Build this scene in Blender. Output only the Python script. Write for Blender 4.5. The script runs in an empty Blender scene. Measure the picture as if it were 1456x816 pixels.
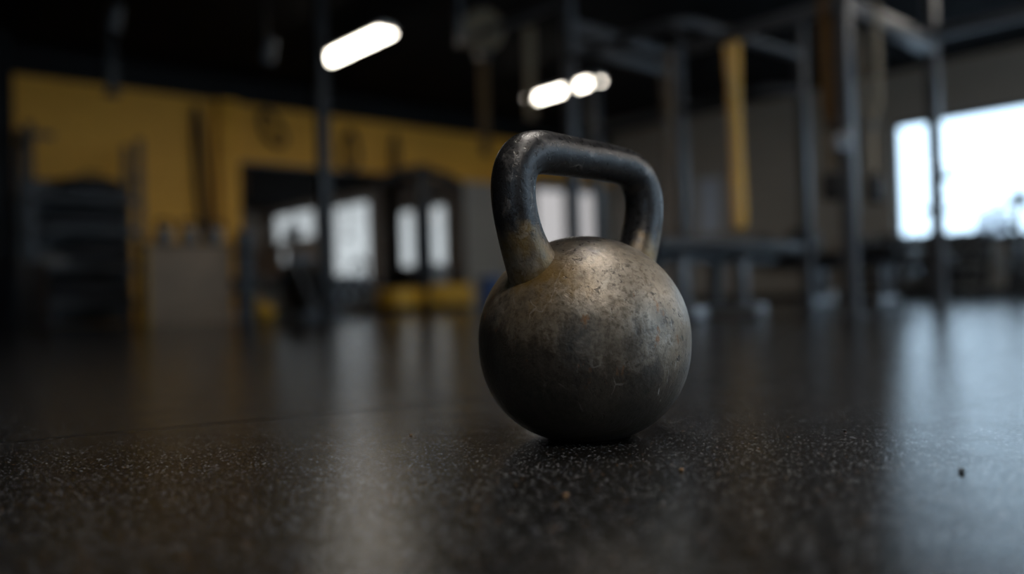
import bpy, bmesh, math, random
from mathutils import Vector, Matrix, Euler
random.seed(7)
PI = math.pi
sc = bpy.context.scene
COL = sc.collection
H0 = 0.158                       # camera height above the floor
# room axes: x runs along the yellow wall, y runs along the window wall

# ------------------------------------------------------------------ helpers
def link(o, parent=None):
    COL.objects.link(o)
    if parent is not None:
        o.parent = parent
    return o

def tag(o, label=None, cat=None, group=None, kind=None):
    if label: o['label'] = label
    if cat: o['category'] = cat
    if group: o['group'] = group
    if kind: o['kind'] = kind
    return o

def thing(name, label, cat, loc=(0, 0, 0), rz=0.0, group=None):
    o = bpy.data.objects.new(name, None)
    o.empty_display_size = 0.1
    link(o)
    o.location = loc
    o.rotation_euler = (0, 0, rz)
    return tag(o, label, cat, group)

def obj(name, bm, mat, parent=None, smooth=35, loc=None):
    me = bpy.data.meshes.new(name)
    bmesh.ops.recalc_face_normals(bm, faces=bm.faces[:])
    bm.to_mesh(me)
    bm.free()
    me.materials.append(mat)
    if smooth:
        for p in me.polygons:
            p.use_smooth = True
        try:
            me.set_sharp_from_angle(angle=math.radians(smooth))
        except Exception:
            pass
    o = bpy.data.objects.new(name, me)
    link(o, parent)
    if loc: o.location = loc
    return o

def struct(name, bm, mat, parent=None, smooth=35):
    o = obj(name, bm, mat, parent, smooth)
    if parent is None:
        o['kind'] = 'structure'
    return o

def dup(root, loc, rz=None, label=None, group=None):
    r = root.copy()
    COL.objects.link(r)
    r.location = loc
    if rz is not None: r.rotation_euler = (0, 0, rz)
    if label: r['label'] = label
    if group: r['group'] = group
    for ch in list(root.children):
        c = ch.copy(); COL.objects.link(c); c.parent = r
        for g in list(ch.children):
            d = g.copy(); COL.objects.link(d); d.parent = c
    return r

def B():
    return bmesh.new()

def box(bm, c, s, rot=(0, 0, 0), bev=0.0, seg=2):
    m = Matrix.Translation(Vector(c)) @ Euler(rot).to_matrix().to_4x4() @ Matrix.Diagonal((s[0], s[1], s[2], 1))
    r = bmesh.ops.create_cube(bm, size=1.0, matrix=m)
    if bev > 0:
        vs = set(r['verts'])
        es = [e for e in bm.edges if e.verts[0] in vs and e.verts[1] in vs]
        bmesh.ops.bevel(bm, geom=es, offset=bev, segments=seg, profile=0.5, affect='EDGES')
    return bm

def bar(bm, p, q, w, h, bev=0.004):
    """rectangular bar from p to q; w = horizontal width, h = the other"""
    p, q = Vector(p), Vector(q)
    d = q - p
    L = d.length
    z = d.normalized()
    up = Vector((0, 0, 1)) if abs(z.z) < 0.95 else Vector((0, 1, 0))
    x = up.cross(z).normalized()
    y = z.cross(x)
    m = Matrix((x, y, z)).transposed().to_4x4()
    m.translation = (p + q) / 2
    r = bmesh.ops.create_cube(bm, size=1.0, matrix=m @ Matrix.Diagonal((w, h, L, 1)))
    if bev > 0:
        vs = set(r['verts'])
        es = [e for e in bm.edges if e.verts[0] in vs and e.verts[1] in vs]
        bmesh.ops.bevel(bm, geom=es, offset=bev, segments=2, profile=0.5, affect='EDGES')
    return bm

def catmull(pts, sub=8):
    P = [Vector(p) for p in pts]
    out = []
    n = len(P)
    for i in range(n - 1):
        p0 = P[i - 1] if i > 0 else P[i] * 2 - P[i + 1]
        p1, p2 = P[i], P[i + 1]
        p3 = P[i + 2] if i + 2 < n else P[i + 1] * 2 - P[i]
        for k in range(sub):
            t = k / sub
            out.append(0.5 * ((2 * p1) + (p2 - p0) * t + (2 * p0 - 5 * p1 + 4 * p2 - p3) * t * t
                              + (3 * p1 - p0 - 3 * p2 + p3) * t ** 3))
    out.append(P[-1])
    return out

def tube(bm, pts, radii, n=16, cap=True, closed=False):
    P = [Vector(p)[:3] for p in pts]
    P = [Vector(p) for p in P]
    if not hasattr(radii, '__len__'):
        radii = [radii] * len(P)
    N = len(P)
    rings = []
    t_prev = None
    u = None
    for i in range(N):
        if closed:
            t = (P[(i + 1) % N] - P[i - 1]).normalized()
        else:
            t = (P[min(i + 1, N - 1)] - P[max(i - 1, 0)]).normalized()
        if u is None:
            a = Vector((0, 0, 1)) if abs(t.z) < 0.9 else Vector((0, 1, 0))
            u = (a - t * a.dot(t)).normalized()
        else:
            u = (u - t * u.dot(t)).normalized()
        v = t.cross(u)
        rings.append([bm.verts.new(P[i] + (u * math.cos(2 * PI * k / n) + v * math.sin(2 * PI * k / n)) * radii[i]) for k in range(n)])
    M = N if closed else N - 1
    for i in range(M):
        a, b = rings[i], rings[(i + 1) % N]
        for k in range(n):
            bm.faces.new((a[k], a[(k + 1) % n], b[(k + 1) % n], b[k]))
    if cap and not closed:
        bm.faces.new(rings[0][::-1])
        bm.faces.new(rings[-1])
    return bm

def lathe(bm, prof, n=48, m=Matrix.Identity(4)):
    rings = []
    for r, z in prof:
        if r < 1e-6:
            rings.append([bm.verts.new(m @ Vector((0, 0, z)))])
        else:
            rings.append([bm.verts.new(m @ Vector((r * math.cos(2 * PI * k / n), r * math.sin(2 * PI * k / n), z))) for k in range(n)])
    for a, b in zip(rings, rings[1:]):
        for k in range(n):
            k2 = (k + 1) % n
            if len(a) == 1 and len(b) == 1: continue
            if len(a) == 1: bm.faces.new((a[0], b[k2], b[k]))
            elif len(b) == 1: bm.faces.new((a[k], a[k2], b[0]))
            else: bm.faces.new((a[k], a[k2], b[k2], b[k]))
    if len(rings[0]) > 1: bm.faces.new(rings[0][::-1])
    if len(rings[-1]) > 1: bm.faces.new(rings[-1])
    return bm

def prism(bm, poly, y0, y1, bev=0.0):
    """polygon in x,z extruded along y"""
    a = [bm.verts.new((x, y0, z)) for x, z in poly]
    b = [bm.verts.new((x, y1, z)) for x, z in poly]
    n = len(poly)
    bm.faces.new(a); bm.faces.new(b[::-1])
    for i in range(n):
        bm.faces.new((a[i], b[i], b[(i + 1) % n], a[(i + 1) % n]))
    if bev:
        bmesh.ops.bevel(bm, geom=bm.edges[:], offset=bev, segments=2, profile=0.5, affect='EDGES')
    return bm

def ball(bm, c, r, sx=1, sy=1, sz=1, n=24):
    m = Matrix.Translation(Vector(c)) @ Matrix.Diagonal((sx, sy, sz, 1))
    bmesh.ops.create_uvsphere(bm, u_segments=n, v_segments=n // 2, radius=r, matrix=m)
    return bm

RX = Matrix.Rotation(PI / 2, 4, 'X')
RY = Matrix.Rotation(PI / 2, 4, 'Y')

# ------------------------------------------------------------------ materials
class NT:
    def __init__(s, name):
        s.m = bpy.data.materials.new(name)
        s.m.use_nodes = True
        s.t = s.m.node_tree
        s.b = s.t.nodes['Principled BSDF']
        s.out = s.t.nodes['Material Output']
    def n(s, ty, **kw):
        nd = s.t.nodes.new(ty)
        for k, v in kw.items():
            if k.startswith('i_'):
                key = k[2:]
                key = int(key) if key.isdigit() else key.replace('_', ' ')
                nd.inputs[key].default_value = v
            else:
                setattr(nd, k, v)
        return nd
    def l(s, a, b):
        s.t.links.new(a, b)
    def math(s, op, a, b=None, clamp=False):
        nd = s.t.nodes.new('ShaderNodeMath'); nd.operation = op; nd.use_clamp = clamp
        for i, v in enumerate((a, b)):
            if v is None: continue
            if hasattr(v, 'node'): s.l(v, nd.inputs[i])
            else: nd.inputs[i].default_value = v
        return nd.outputs[0]
    def mix(s, f, a, b):
        nd = s.t.nodes.new('ShaderNodeMix'); nd.data_type = 'RGBA'
        for inp, v in ((nd.inputs[0], f), (nd.inputs[6], a), (nd.inputs[7], b)):
            if hasattr(v, 'node'): s.l(v, inp)
            else: inp.default_value = v if not isinstance(v, tuple) else (*v, 1)[:4]
        return nd.outputs[2]
    def ramp(s, f, stops):
        nd = s.t.nodes.new('ShaderNodeValToRGB')
        while len(nd.color_ramp.elements) < len(stops): nd.color_ramp.elements.new(0.5)
        for e, (p, c) in zip(nd.color_ramp.elements, stops):
            e.position = p
            e.color = (c, c, c, 1) if not isinstance(c, tuple) else (*c, 1)
        s.l(f, nd.inputs[0])
        return nd.outputs[0]
    def noise(s, vec, scale, detail=4, rough=0.55, dist=0.0):
        nd = s.n('ShaderNodeTexNoise', i_Scale=scale, i_Detail=detail, i_Roughness=rough, i_Distortion=dist)
        if vec is not None: s.l(vec, nd.inputs['Vector'])
        return nd.outputs['Fac']
    def coord(s, kind='Object'):
        return s.n('ShaderNodeTexCoord').outputs[kind]
    def scaled(s, vec, sc_):
        nd = s.n('ShaderNodeMapping'); nd.inputs['Scale'].default_value = sc_
        s.l(vec, nd.inputs['Vector'])
        return nd.outputs[0]
    def bump(s, h, strength=0.3, dist=0.01, normal=None):
        nd = s.n('ShaderNodeBump', i_Strength=strength, i_Distance=dist)
        s.l(h, nd.inputs['Height'])
        if normal is not None: s.l(normal, nd.inputs['Normal'])
        s.l(nd.outputs[0], s.b.inputs['Normal'])
        return nd.outputs[0]

def mat(name, col, rough=0.5, metal=0.0, var=0.25, scale=6.0, bump=0.0, bscale=60.0, spec=0.5):
    t = NT(name)
    c = t.coord()
    nz = t.noise(c, scale, 5, 0.6)
    lo = tuple(max(0, x * (1 - var)) for x in col)
    hi = tuple(min(1, x * (1 + var)) for x in col)
    t.l(t.ramp(nz, [(0.3, lo), (0.7, hi)]), t.b.inputs['Base Color'])
    t.l(t.ramp(nz, [(0.3, max(0.02, rough * 0.85)), (0.7, min(1, rough * 1.15))]), t.b.inputs['Roughness'])
    t.b.inputs['Metallic'].default_value = metal
    t.b.inputs['Specular IOR Level'].default_value = spec
    if bump:
        t.bump(t.noise(c, bscale, 4), bump, 0.01)
    return t.m

def emit_mat(name, col, strength):
    t = NT(name)
    e = t.n('ShaderNodeEmission')
    e.inputs['Color'].default_value = (*col, 1)
    e.inputs['Strength'].default_value = strength
    t.l(e.outputs[0], t.out.inputs['Surface'])
    return t.m

def pane_mat(name, tint, refl=1.0):
    t = NT(name)
    tr = t.n('ShaderNodeBsdfTransparent'); tr.inputs['Color'].default_value = (*tint, 1)
    gl = t.n('ShaderNodeBsdfGlossy'); gl.inputs['Roughness'].default_value = 0.03
    lw = t.n('ShaderNodeLayerWeight', i_Blend=0.5)
    sch = t.math('ADD', t.math('MULTIPLY', t.math('POWER', lw.outputs['Facing'], 5.0), 0.9), 0.04)
    mx = t.n('ShaderNodeMixShader')
    t.l(t.math('MULTIPLY', sch, refl), mx.inputs[0])
    t.l(tr.outputs[0], mx.inputs[1]); t.l(gl.outputs[0], mx.inputs[2])
    t.l(mx.outputs[0], t.out.inputs['Surface'])
    return t.m

M = {}
M['black_ceiling'] = mat('black_ceiling', (0.006, 0.006, 0.007), 0.9, var=0.2, scale=1.5, spec=0.1)
M['black_paint'] = mat('black_paint', (0.008, 0.008, 0.009), 0.7, var=0.2, scale=2, spec=0.2)
M['steel_black'] = mat('steel_black', (0.008, 0.008, 0.010), 0.45, 0.0, var=0.3, scale=8)
M['plastic_black'] = mat('plastic_black', (0.010, 0.010, 0.011), 0.45, var=0.25, scale=10)
M['rubber_black'] = mat('rubber_black', (0.012, 0.012, 0.013), 0.6, var=0.3, scale=14, bump=0.1)
M['vinyl_black'] = mat('vinyl_black', (0.014, 0.015, 0.018), 0.35, var=0.2, scale=20, bump=0.08, bscale=250)
M['grey_paint'] = mat('grey_paint', (0.10, 0.11, 0.125), 0.35, 0.2, var=0.15, scale=8)
M['light_steel'] = mat('light_steel', (0.42, 0.44, 0.47), 0.3, 0.85, var=0.12, scale=15)
M['grey_iron'] = mat('grey_iron', (0.27, 0.265, 0.26), 0.4, 0.3, var=0.35, scale=25, bump=0.1)
M['canvas_black'] = mat('canvas_black', (0.020, 0.021, 0.025), 0.8, var=0.35, scale=18, bump=0.2, bscale=120)
M['canvas_grey'] = mat('canvas_grey', (0.16, 0.155, 0.15), 0.8, var=0.25, scale=18, bump=0.2, bscale=120)
M['band_yellow'] = mat('band_yellow', (0.62, 0.33, 0.025), 0.55, var=0.15, scale=9)
M['band_amber'] = mat('band_amber', (0.10, 0.052, 0.012), 0.6, var=0.2, scale=9)
M['webbing_tan'] = mat('webbing_tan', (0.24, 0.185, 0.12), 0.8, var=0.2, scale=30)
M['band_black'] = mat('band_black', (0.012, 0.011, 0.010), 0.6, var=0.2, scale=9)
M['rope'] = mat('rope', (0.12, 0.07, 0.025), 0.9, var=0.3, scale=40, bump=0.4, bscale=200)
M['yellow_vinyl'] = mat('yellow_vinyl', (0.62, 0.34, 0.02), 0.5, var=0.15, scale=6)
M['blue_plastic'] = mat('blue_plastic', (0.03, 0.07, 0.20), 0.45, var=0.15, scale=6)
M['frame_dark'] = mat('frame_dark', (0.03, 0.032, 0.036), 0.45, var=0.2, scale=8)
M['white_paper'] = mat('white_paper', (0.55, 0.6, 0.68), 0.7, var=0.1, scale=5)
M['pale_concrete'] = mat('pale_concrete', (0.62, 0.64, 0.68), 0.85, var=0.08, scale=5)
M['pane'] = pane_mat('pane', (0.97, 0.98, 0.98))
M['pane_tinted'] = pane_mat('pane_tinted', (0.52, 0.445, 0.40))
M['lamp_face'] = emit_mat('lamp_face', (1.0, 0.92, 0.80), 14.0)
M['fill_lamp_face'] = emit_mat('fill_lamp_face', (1.0, 0.92, 0.83), 54.0)  # stronger face for the added out-of-view fill lamps
M['lamp_white'] = mat('lamp_white', (0.6, 0.58, 0.55), 0.4, var=0.05)
M['crumb_tan'] = mat('crumb_tan', (0.20, 0.11, 0.04), 0.8, var=0.3, scale=200)
M['crumb_dark'] = mat('crumb_dark', (0.012, 0.011, 0.010), 0.8, var=0.3, scale=200)

def rubber_floor():
    t = NT('rubber_floor')
    c = t.coord()
    # fine granules
    n1 = t.noise(c, 900, 2, 0.6)
    n2 = t.noise(c, 260, 3, 0.6)
    n3 = t.noise(c, 3.0, 4, 0.55)
    base = t.ramp(n2, [(0.3, (0.005, 0.005, 0.005)), (0.75, (0.013, 0.0128, 0.0125))])
    v = t.n('ShaderNodeTexVoronoi', i_Scale=340.0)
    t.l(c, v.inputs['Vector'])
    dist = v.outputs['Distance']; vc = v.outputs['Color']
    sep = t.n('ShaderNodeSeparateColor'); t.l(vc, sep.inputs[0])
    pick = t.math('GREATER_THAN', sep.outputs[0], 0.66)
    near = t.math('LESS_THAN', dist, 0.37)
    mask = t.math('MULTIPLY', pick, near)
    fcol = t.ramp(sep.outputs[1], [(0.0, (0.11, 0.12, 0.13)), (0.45, (0.29, 0.29, 0.29)), (0.8, (0.08, 0.105, 0.16)), (0.955, (0.22, 0.21, 0.20)), (0.97, (0.30, 0.15, 0.04))])
    col = t.mix(mask, base, fcol)
    # scuffs: broad greyish dust where feet polish it
    dust = t.ramp(n3, [(0.35, 0.0), (0.75, 0.22)])
    col = t.mix(dust, col, (0.044, 0.041, 0.038))
    # seam between two rubber sheets
    sx = t.n('ShaderNodeMapping'); sx.inputs['Rotation'].default_value = (0, 0, math.radians(13.3))
    t.l(c, sx.inputs['Vector'])
    sp = t.n('ShaderNodeSeparateXYZ'); t.l(sx.outputs[0], sp.inputs[0])
    wob = t.math('MULTIPLY', t.math('SUBTRACT', t.noise(c, 25, 2), 0.5), 0.004)
    dl = t.math('ABSOLUTE', t.math('ADD', t.math('SUBTRACT', sp.outputs['Y'], SEAM), wob))
    seam = t.math('LESS_THAN', dl, 0.0036)
    col = t.mix(t.math('MULTIPLY', seam, 0.85), col, (0.002, 0.002, 0.002))
    t.l(col, t.b.inputs['Base Color'])
    r = t.ramp(t.noise(c, 14, 5, 0.65), [(0.3, 0.09), (0.7, 0.19)])
    r = t.math('ADD', r, t.math('MULTIPLY', seam, 0.4), True)
    t.l(r, t.b.inputs['Roughness'])
    t.l(t.math('MULTIPLY', t.math('SUBTRACT', 1.0, seam), 0.5), t.b.inputs['Specular IOR Level'])
    h = t.math('ADD', t.math('MULTIPLY', n1, 0.8), t.math('MULTIPLY', n2, 0.6))
    h = t.math('ADD', h, t.math('MULTIPLY', mask, 0.5))
    h = t.math('SUBTRACT', h, t.math('MULTIPLY', seam, 3.0))
    b1 = t.bump(h, 0.17, 0.0012)
    return t.m

def worn_iron():
    """weathered cast iron: grey-brown skin above, dark stain with painted-in shade below, oily black grip, rust flecks"""
    t = NT('worn_iron')
    c = t.coord()
    sp = t.n('ShaderNodeSeparateXYZ'); t.l(c, sp.inputs[0])
    x, y, z = sp.outputs
    big = t.noise(c, 9, 5, 0.6)
    med = t.noise(c, 34, 6, 0.65, 0.4)
    fine = t.noise(c, 160, 5, 0.7)
    # vertical streaks
    st = t.noise(t.scaled(c, (60, 60, 7)), 1.0, 4, 0.6, 0.6)
    skin = t.ramp(med, [(0.25, (0.15, 0.126, 0.098)), (0.5, (0.285, 0.25, 0.202)), (0.72, (0.40, 0.36, 0.305))])
    ochre = t.ramp(big, [(0.42, 0.0), (0.66, 0.55)])
    speck = t.ramp(fine, [(0.38, 0.8), (0.52, 0.0)])
    skin = t.mix(speck, skin, (0.09, 0.075, 0.058))
    skin = t.mix(ochre, skin, (0.20, 0.135, 0.062))
    # stain plus painted-in shade: lower part of the ball, ragged edge; and the grip
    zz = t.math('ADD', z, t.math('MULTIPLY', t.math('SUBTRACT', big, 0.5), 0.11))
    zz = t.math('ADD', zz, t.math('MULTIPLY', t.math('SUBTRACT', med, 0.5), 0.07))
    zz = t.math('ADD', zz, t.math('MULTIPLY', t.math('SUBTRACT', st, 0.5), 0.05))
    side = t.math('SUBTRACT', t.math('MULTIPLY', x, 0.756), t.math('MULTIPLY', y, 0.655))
    low = t.ramp(t.math('ADD', zz, t.math('MULTIPLY', side, 0.34)), [(0.085, 1.0), (0.155, 0.0)])  # rises on the dim side: shade painted into the stain
    grip = t.ramp(zz, [(0.192, 0.0), (0.232, 1.0)])
    # ramps work on 0..1 so the metres above fit as they are
    stain_shade = t.ramp(t.math('ADD', fine, t.math('MULTIPLY', st, 0.4)), [(0.35, (0.009, 0.008, 0.0075)), (0.95, (0.055, 0.046, 0.036))])
    col = t.mix(t.math('MULTIPLY', low, 0.94), skin, stain_shade)
    gripc = t.ramp(med, [(0.3, (0.010, 0.010, 0.011)), (0.60, (0.030, 0.030, 0.032)), (0.72, (0.18, 0.172, 0.165))])
    col = t.mix(grip, col, gripc)
    # ochre rust collar at the foot of the handle
    zr = t.ramp(zz, [(0.16, 0.0), (0.185, 0.9), (0.21, 0.9), (0.235, 0.0)])
    leg = t.ramp(t.math('ABSOLUTE', x), [(0.06, 0.0), (0.085, 1.0)])
    rust = t.math('MULTIPLY', t.math('MULTIPLY', zr, leg), t.ramp(t.noise(c, 22, 4), [(0.36, 0.0), (0.54, 0.9)]))
    col = t.mix(rust, col, (0.17, 0.10, 0.018))
    # pits
    pn = t.noise(c, 130, 3, 0.6, 0.5)
    pit = t.math('MULTIPLY', t.ramp(pn, [(0.61, 0.0), (0.65, 1.0)]), t.ramp(t.noise(c, 11, 3), [(0.50, 0.0), (0.58, 1.0)]))
    col = t.mix(t.math('MULTIPLY', pit, 0.75), col, (0.02, 0.015, 0.010))
    rs = t.math('MULTIPLY', t.ramp(t.noise(t.scaled(c, (55, 55, 30)), 1.0, 4, 0.6), [(0.64, 0.0), (0.70, 0.8)]), t.ramp(zz, [(0.06, 0.0), (0.09, 1.0), (0.15, 1.0), (0.18, 0.0)]))
    col = t.mix(rs, col, (0.20, 0.085, 0.022))
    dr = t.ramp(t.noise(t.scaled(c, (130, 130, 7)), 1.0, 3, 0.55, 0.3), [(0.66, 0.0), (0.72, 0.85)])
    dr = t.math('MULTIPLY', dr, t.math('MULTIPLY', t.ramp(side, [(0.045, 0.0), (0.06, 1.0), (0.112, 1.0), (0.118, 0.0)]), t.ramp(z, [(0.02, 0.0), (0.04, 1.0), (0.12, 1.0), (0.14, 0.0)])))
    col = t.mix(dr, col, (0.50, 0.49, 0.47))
    # pale scratches and drip lines
    w = t.n('ShaderNodeTexVoronoi', feature='DISTANCE_TO_EDGE', i_Scale=1.0)
    dn = t.n('ShaderNodeTexNoise', i_Scale=40.0, i_Detail=3.0); t.l(c, dn.inputs['Vector'])
    wv = t.n('ShaderNodeVectorMath', operation='MULTIPLY_ADD'); t.l(dn.outputs['Color'], wv.inputs[0]); wv.inputs[1].default_value = (0.5, 0.5, 0.5)
    t.l(t.scaled(c, (30, 30, 6)), wv.inputs[2]); t.l(wv.outputs[0], w.inputs['Vector'])
    scr = t.math('LESS_THAN', w.outputs['Distance'], 0.012)
    scr = t.math('MULTIPLY', scr, t.ramp(t.noise(c, 16, 4), [(0.56, 0.0), (0.68, 0.5)]))
    col = t.mix(scr, col, (0.40, 0.37, 0.33))
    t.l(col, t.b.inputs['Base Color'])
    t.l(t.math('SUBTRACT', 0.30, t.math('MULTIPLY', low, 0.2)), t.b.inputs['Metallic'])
    ro = t.ramp(fine, [(0.3, 0.28), (0.7, 0.46)])
    ro = t.math('SUBTRACT', ro, t.math('MULTIPLY', grip, 0.06))
    t.l(ro, t.b.inputs['Roughness'])
    h = t.math('ADD', t.math('MULTIPLY', fine, 0.55), t.math('MULTIPLY', med, 0.9))
    h = t.math('SUBTRACT', h, t.math('MULTIPLY', pit, 0.8))
    h = t.math('ADD', h, t.math('MULTIPLY', scr, 0.3))
    t.bump(h, 0.32, 0.004)
    return t.m

def block_wall(name, a, b, axis='x', mort=0.75):
    t = NT(name)
    c = t.coord()
    sp = t.n('ShaderNodeSeparateXYZ'); t.l(c, sp.inputs[0])
    cb = t.n('ShaderNodeCombineXYZ')
    t.l(sp.outputs['X' if axis == 'x' else 'Y'], cb.inputs[0]); t.l(sp.outputs['Z'], cb.inputs[1])
    br = t.n('ShaderNodeTexBrick', i_Scale=1.0)
    br.inputs['Mortar Size'].default_value = 0.008
    br.inputs['Mortar Smooth'].default_value = 0.4
    br.inputs['Brick Width'].default_value = 0.40
    br.inputs['Row Height'].default_value = 0.20
    br.inputs['Color1'].default_value = (*a, 1); br.inputs['Color2'].default_value = (*b, 1)
    br.inputs['Mortar'].default_value = (*[v * mort for v in a], 1)
    t.l(cb.outputs[0], br.inputs['Vector'])
    nz = t.noise(c, 1.3, 4)
    t.l(t.mix(t.ramp(nz, [(0.35, 0.0), (0.8, 0.3)]), br.outputs['Color'], tuple(v * 0.7 for v in a)), t.b.inputs['Base Color'])
    t.b.inputs['Roughness'].default_value = 0.6
    h = t.math('ADD', t.math('MULTIPLY', br.outputs['Fac'], -1.0), t.math('MULTIPLY', t.noise(c, 40, 3), 0.2))
    t.bump(h, 0.4, 0.006)
    return t.m

def rack_steel():
    t = NT('rack_steel')
    c = t.coord()
    sp = t.n('ShaderNodeSeparateXYZ'); t.l(c, sp.inputs[0])
    nz = t.noise(c, 12, 4)
    fz = t.math('SUBTRACT', t.math('FRACT', t.math('MULTIPLY', sp.outputs['Z'], 20.0)), 0.5)
    hole = t.math('LESS_THAN', t.math('ABSOLUTE', fz), 0.2)
    colr = t.ramp(nz, [(0.3, (0.060, 0.064, 0.074)), (0.7, (0.085, 0.09, 0.10))])
    t.l(t.mix(t.math('MULTIPLY', hole, 0.25), colr, (0.02, 0.02, 0.02)), t.b.inputs['Base Color'])
    t.b.inputs['Roughness'].default_value = 0.38
    t.b.inputs['Metallic'].default_value = 0.15
    return t.m

def plywood():
    t = NT('plywood')
    c = t.coord()
    g = t.noise(t.scaled(c, (2.0, 2.0, 16)), 1.5, 5, 0.6, 0.8)
    t.l(t.ramp(g, [(0.3, (0.27, 0.19, 0.13)), (0.7, (0.38, 0.27, 0.18))]), t.b.inputs['Base Color'])
    t.b.inputs['Roughness'].default_value = 0.6
    return t.m

def mirror_glass():
    t = NT('mirror_glass')
    t.b.inputs['Base Color'].default_value = (0.31, 0.25, 0.21, 1)
    t.b.inputs['Metallic'].default_value = 1.0
    nz = t.noise(t.coord(), 2.0, 3)
    t.l(t.ramp(nz, [(0.3, 0.005), (0.8, 0.02)]), t.b.inputs['Roughness'])
    return t.m

SEAM = 0.0
def g2w(X, Y):
    """metres to the right of / ahead of the camera -> room x, y"""
    return (X * 0.756 + Y * 0.655, -X * 0.655 + Y * 0.756)
sa = g2w(-0.409, 1.13); sb = g2w(-0.0365, 1.325)
ang = math.atan2(sb[1] - sa[1], sb[0] - sa[0])
SEAM = None
_r = -ang
SEAM = math.sin(math.radians(13.3)) * (sa[0] + sb[0]) / 2 + math.cos(math.radians(13.3)) * (sa[1] + sb[1]) / 2
M['floor'] = rubber_floor()
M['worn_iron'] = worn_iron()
M['yellow_block'] = block_wall('yellow_block', (0.80, 0.385, 0.032), (0.84, 0.41, 0.036), 'x')
M['grey_block'] = block_wall('grey_block', (0.34, 0.30, 0.255), (0.36, 0.315, 0.268), 'y')
M['grey_block_x'] = block_wall('grey_block_x', (0.34, 0.30, 0.255), (0.36, 0.315, 0.268), 'x')
M['rack_steel'] = rack_steel()
M['plywood'] = plywood()
M['mirror'] = mirror_glass()

# ------------------------------------------------------------------ the room
YW = 10.35      # yellow wall
XW = 11.40      # window wall
XL, YB = -7.0, -4.0
ZC = 3.05
T = 0.2
b = B(); box(b, ((XL + XW) / 2, (YB + YW) / 2, -0.05), (XW - XL + 2 * T, YW - YB + 2 * T, 0.1)); struct('floor', b, M['floor'], smooth=0)
b = B(); box(b, ((XL + XW) / 2, (YB + YW) / 2, ZC + 0.05), (XW - XL + 2 * T, YW - YB + 2 * T, 0.1)); struct('ceiling', b, M['black_ceiling'], smooth=0)

def wall_seg(bm, x0, x1, y0, y1, z0, z1):
    box(bm, ((x0 + x1) / 2, (y0 + y1) / 2, (z0 + z1) / 2), (x1 - x0, y1 - y0, z1 - z0))

# back wall of the view: yellow block, full height left, a band over mirrors right; black above
DX0, DX1, DZ = 9.48, 11.22, 2.12      # door opening
b = B()
wall_seg(b, 1.8, 4.36, YW, YW + T, 0, 2.73)
wall_seg(b, 4.36, XW, YW, YW + T, 1.99 + 0.13, 2.73)
wall_seg(b, 4.36, DX0, YW, YW + T, 1.99, 2.12)
struct('wall_back', b, M['yellow_block'], smooth=0)
b = B()
wall_seg(b, 4.36, DX0, YW, YW + T, 0, 1.99)
wall_seg(b, DX1, XW, YW, YW + T, 0, DZ)
struct('wall_back_lower', b, M['grey_block_x'], smooth=0)
b = B()
wall_seg(b, XL, XW + T, YW, YW + T, 2.73, ZC)
wall_seg(b, XL, 1.8, YW, YW + T, 0, 2.73)
struct('wall_back_upper', b, M['black_paint'], smooth=0)
b = B(); box(b, (1.58, YW - 0.26, ZC / 2), (0.5, 0.5, ZC), bev=0.01); struct('pillar_left', b, M['black_paint'])
b = B(); box(b, (4.26, YW - 0.06, 2.73 / 2), (0.26, 0.12, 2.73), bev=0.006); struct('pillar_yellow', b, M['yellow_block'])

# window wall
WIN = [(2.95, 5.22, 0.74, 2.36), (-0.1, 1.95, 0.74, 2.80), (-3.75, -1.0, 2.0, 2.88), (-3.35, -2.75, 1.35, 1.78)]
b = B()
ys = sorted({YB - T, YW + T} | {v for w in WIN for v in w[:2]})
for y0, y1 in zip(ys, ys[1:]):
    zs = sorted([0.0, ZC] + [v for w in WIN if w[0] <= y0 and w[1] >= y1 for v in w[2:]])
    for k in range(0, len(zs), 2):
        wall_seg(b, XW, XW + T, y0, y1, zs[k], zs[k + 1])
struct('wall_right', b, M['grey_block'], smooth=0)
b = B(); wall_seg(b, XL - T, XL, YB - T, YW + T, 0, ZC); struct('wall_left', b, M['black_paint'], smooth=0)
# wall behind the camera with two unseen windows added to light the kettlebell
FW = (-5.2, -3.1); RW = (2.2, 9.2)
b = B()
wall_seg(b, XL, FW[0], YB - T, YB, 0, ZC); wall_seg(b, FW[1], RW[0], YB - T, YB, 0, ZC); wall_seg(b, RW[1], XW, YB - T, YB, 0, ZC)
wall_seg(b, FW[0], FW[1], YB - T, YB, 0, 0.5); wall_seg(b, FW[0], FW[1], YB - T, YB, 2.5, ZC)
wall_seg(b, RW[0], RW[1], YB - T, YB, 0, 0.35); wall_seg(b, RW[0], RW[1], YB - T, YB, 2.75, ZC)
struct('wall_front', b, M['grey_block_x'], smooth=0)

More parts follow.
